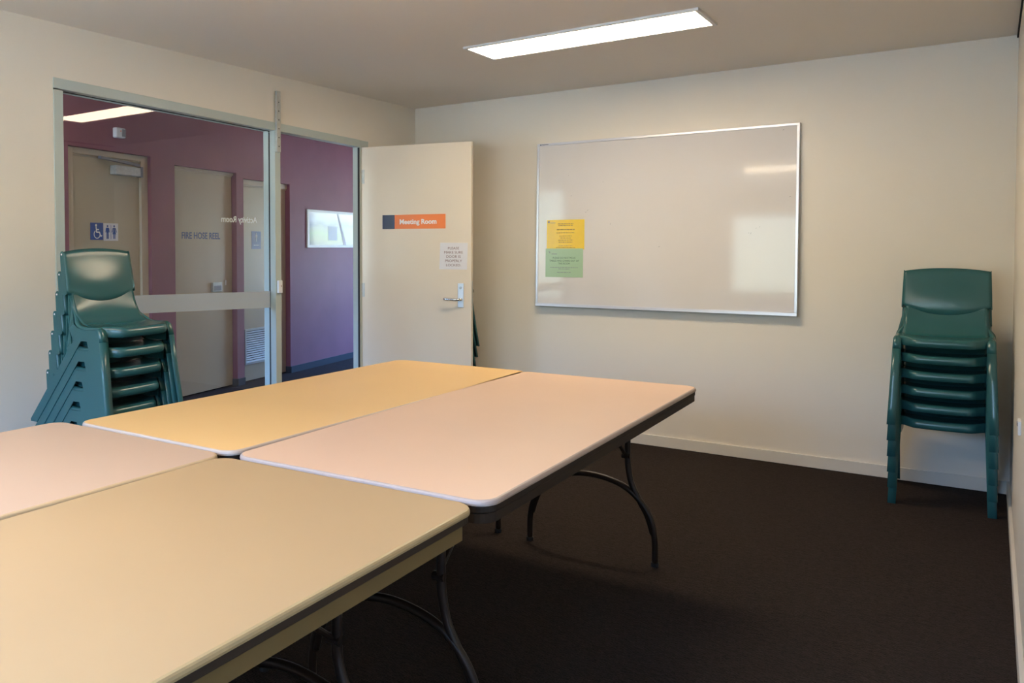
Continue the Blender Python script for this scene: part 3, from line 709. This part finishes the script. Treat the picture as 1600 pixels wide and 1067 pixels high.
def inset(path, r):
    return [Vector(p) + n_ * r for p, n_ in zip(path, normals(path))]
RR = 0.011
FIN = inset(FRONT, RR)
IF = 3                                            # index of the cut between front leg and side frame

def sheet(bm, pts, s):
    vs = [bm.verts.new((s * xf(p[1]), p[0], p[1])) for p in pts]
    f_ = bm.faces.new(vs if s > 0 else vs[::-1])
    bmesh.ops.triangulate(bm, faces=[f_])
    return vs
def flange(bm, path, s, wfun, r=RR):
    nn = normals(path); rows = []
    for p, n_ in zip(path, nn):
        row = []
        for k_ in range(5):
            ph = R(90 * k_ / 4); q = Vector(p) + n_ * (r * (1 - math.sin(ph)))
            row.append((s * (xf(p[1]) - r * (1 - math.cos(ph))), q.x, q.y))
        row.append((s * (xf(p[1]) - wfun(p)), p[0], p[1]))
        rows.append([bm.verts.new(v_) for v_ in row])
    for a, b2 in zip(rows, rows[1:]):
        for k_ in range(5): bm.faces.new([a[k_], a[k_ + 1], b2[k_ + 1], b2[k_]]).smooth = True

def make_chair(name, label, group):
    root = tag(empty(name), label, 'chair', group=group)
    th = 0.0032
    wf = lambda p: 0.036 if p[1] < 0.42 else (0.034 if p[0] > -0.06 else max(0.012, 0.034 - (-0.06 - p[0]) * 0.18))
    for s in (-1, 1):
        g = bmesh.new()                           # front leg
        sheet(g, [tuple(v_) for v_ in FIN[:IF + 1]] + [(-0.062, 0.374), (-0.055, 0.352), (0.036, 0.0)], s)
        flange(g, FRONT[:IF + 1], s, wf)
        bmesh.ops.remove_doubles(g, verts=g.verts, dist=0.0004)
        obj('leg', g, M['seat'], root, solid=th)
        g = bmesh.new()                           # rear leg
        sheet(g, [(-0.102, 0.374), (-0.123, 0.345), (-0.388, 0.0), (-0.430, 0.0), (-0.432, 0.010), (-0.150, 0.374)], s)
        rl = [(-0.432, 0.008), (-0.150, 0.374)]
        vs = [g.verts.new((s * (xf(p[1]) - d), p[0], p[1])) for d in (0, 0.017) for p in rl]
        g.faces.new([vs[0], vs[1], vs[3], vs[2]])
        bmesh.ops.remove_doubles(g, verts=g.verts, dist=0.0004)
        obj('leg', g, M['seat'], root, solid=th)
        g = bmesh.new()                           # side frame between legs, seat and back
        sheet(g, [tuple(v_) for v_ in FIN[IF:]] + [(-0.222, 0.565), (-0.214, 0.515), (-0.202, 0.470), (-0.182, 0.424), (-0.150, 0.374), (-0.102, 0.374), (-0.092, 0.3745), (-0.070, 0.3745), (-0.062, 0.374)], s)
        flange(g, FRONT[IF:], s, wf)
        bmesh.ops.remove_doubles(g, verts=g.verts, dist=0.0004)
        obj('side_frame', g, M['seat'], root, solid=th)
    # seat and lower back in one shell
    edge = [(-0.222, 0.605), (-0.214, 0.585), (-0.205, 0.562), (-0.190, 0.515), (-0.172, 0.480), (-0.148, 0.455), (-0.122, 0.441), (-0.090, 0.434), (-0.050, 0.4325), (-0.010, 0.4335), (0.025, 0.435), (0.048, 0.433), (0.061, 0.425), (0.066, 0.413), (0.064, 0.400), (0.054, 0.392)]
    pts = spline([(0, p[0], p[1]) for p in edge], 3)
    g = bmesh.new(); NU = 24; rows = []
    for p in pts:
        y, z = p.y, p.z; row = []
        back = min(max((z - 0.45) / 0.10, 0), 1) if y < -0.1 else 0
        hw = 0.176 + (0.170 - 0.176) * back
        if y < -0.1 and z > 0.56: hw = 0.128 + 0 * z if z > 0.575 else hw
        for j in range(NU + 1):
            u = -1 + 2 * j / NU; c_ = 1 - u * u
            yy_, zz_ = y, z
            if y > -0.02:
                k_ = min((y + 0.02) / 0.086, 1); a = min(max((abs(u) - 0.62) / 0.38, 0), 1)
                yy_ = y - k_ * (0.062 * a * a * (3 - 2 * a)) + 0.006 * c_ * k_
            if back > 0: yy_ -= 0.016 * c_ * back
            elif z > 0.38: zz_ -= 0.009 * c_ * (1 if y < 0.02 else max(0, 1 - (y - 0.02) / 0.05))
            row.append(g.verts.new((u * hw, yy_, zz_)))
        rows.append(row)
    for a, b2 in zip(rows, rows[1:]):
        for j in range(NU): g.faces.new([a[j], a[j + 1], b2[j + 1], b2[j]])
    for jj in (0, NU):                             # stiffening lip under each side of the seat
        lip = [(r_[jj], g.verts.new((r_[jj].co.x * 0.99, r_[jj].co.y, max(r_[jj].co.z - 0.090, 0.350)))) for r_ in rows if -0.15 < r_[jj].co.y < 0.02 and r_[jj].co.z > 0.42 and r_[jj].co.z < 0.46]
        for (a, a2), (b2, b3) in zip(lip, lip[1:]): g.faces.new([a, a2, b3, b2])
    obj('seat', g, M['seat'], root, solid=0.0038, smooth=True)
    # upper back panel
    g = bmesh.new(); NU, NV = 26, 14; rows = []
    for i in range(NV + 1):
        t_ = i / NV; row = []
        for j in range(NU + 1):
            u = -1 + 2 * j / NU; c_ = 1 - u * u
            ztop = 0.752 + 0.016 * (1 - abs(u) ** 2.2); zbot = 0.572 - 0.048 * math.cos(u * math.pi / 2) ** 0.9 if abs(u) < 1 else 0.572
            z = zbot + (ztop - zbot) * t_
            ye = -0.213 + (-0.244 + 0.213) * min(max((z - 0.572) / 0.18, -0.3), 1)
            hw = 0.188 - 0.006 * t_
            lum = math.exp(-((z - 0.605) / 0.085) ** 2)
            y = ye - 0.004 * c_ + 0.017 * c_ * lum
            if t_ < 0.12: y -= 0.012 * (1 - t_ / 0.12) ** 2
            if t_ > 0.92: y -= 0.005 * ((t_ - 0.92) / 0.08) ** 2
            row.append(g.verts.new((u * hw, y, z)))
        rows.append(row)
    for a, b2 in zip(rows, rows[1:]):
        for j in range(NU): g.faces.new([a[j], a[j + 1], b2[j + 1], b2[j]]).smooth = True
    for s in (-1, 1):                              # side flange of the panel
        P_ = [(-0.244, 0.750), (-0.250, 0.756), (-0.260, 0.754), (-0.265, 0.744), (-0.257, 0.667), (-0.245, 0.572), (-0.239, 0.565), (-0.229, 0.564), (-0.215, 0.571), (-0.228, 0.66)]
        vs = [g.verts.new((s * (0.188 - 0.006 * min(max((p[1] - 0.57) / 0.18, 0), 1)), p[0], p[1])) for p in P_]
        f_ = g.faces.new(vs); bmesh.ops.triangulate(g, faces=[f_])
    bk = obj('backrest', g, M['seat'], root, solid=0.0036)
    for s in (-1, 1):
        g = bmesh.new(); cyl(g, (s * 0.1840, -0.2545, 0.7415), (1, 0, 0), 0.0042, 0.0014, 12)
        tag(obj('glint_dot', g, M['white'], bk), 'white dot drawn as a glint')  # white disc paints the small glint at each tip of the back
    return root

def chair_stack(x, y, rz, n, dz, dy_, labels, group, proto=None):
    fwd = Vector((-math.sin(rz), math.cos(rz)))
    for i in range(n):
        loc = (x + fwd.x * dy_ * i, y + fwd.y * dy_ * i, dz * i)
        if proto is None:
            proto = make_chair('stacking_chair', labels[i], group); proto.location = loc; proto.rotation_euler = (0, 0, rz)
        else: copy_tree(proto, loc, rz, labels[i], group)
    return proto
ORD = {1: 'bottom', 2: 'second from the bottom', 3: 'third from the bottom', 4: 'fourth from the bottom', 5: 'fifth from the bottom', 6: 'sixth from the bottom', 7: 'seventh from the bottom'}
def labs(n, base, low):
    out = []
    for i in range(n):
        k_ = n - 1 - i
        pos = 'topmost' if k_ == 0 else ('bottom one' if i == 0 else {1: 'second', 2: 'third', 3: 'fourth', 4: 'fifth', 5: 'sixth', 6: 'seventh'}[k_] + ' from the top')
        out.append('green plastic chair, %s in the stack %s' % (pos, base))
    return out
A4 = R(4)
top = Vector((0.612, -3.313)); e_ = Vector((-math.sin(A4), math.cos(A4))); fw = Vector((math.cos(A4), math.sin(A4)))
o_ = top + e_ * 0.205 - fw * 0.018 * 6
proto = chair_stack(o_.x, o_.y, A4 - R(90), 7, 0.0875, 0.018, labs(7, 'before the glazed panel', ''), 'chairs stacked before the glazed panel')
chair_stack(3.4375, -0.452, R(180), 6, 0.0825, 0.018, labs(6, 'in the right corner', ''), 'chairs stacked in the right corner', proto)
A10 = R(10); fw = Vector((math.cos(A10), math.sin(A10))); lf_ = Vector((-fw.y, fw.x))
o_ = Vector((0.600, -0.045)) - lf_ * 0.222 - fw * (0.08 + 0.012 * 7)
chair_stack(o_.x, o_.y, A10 - R(90), 8, 0.0815, 0.012, labs(8, 'behind the open door', ''), 'chairs stacked behind the open door', proto)
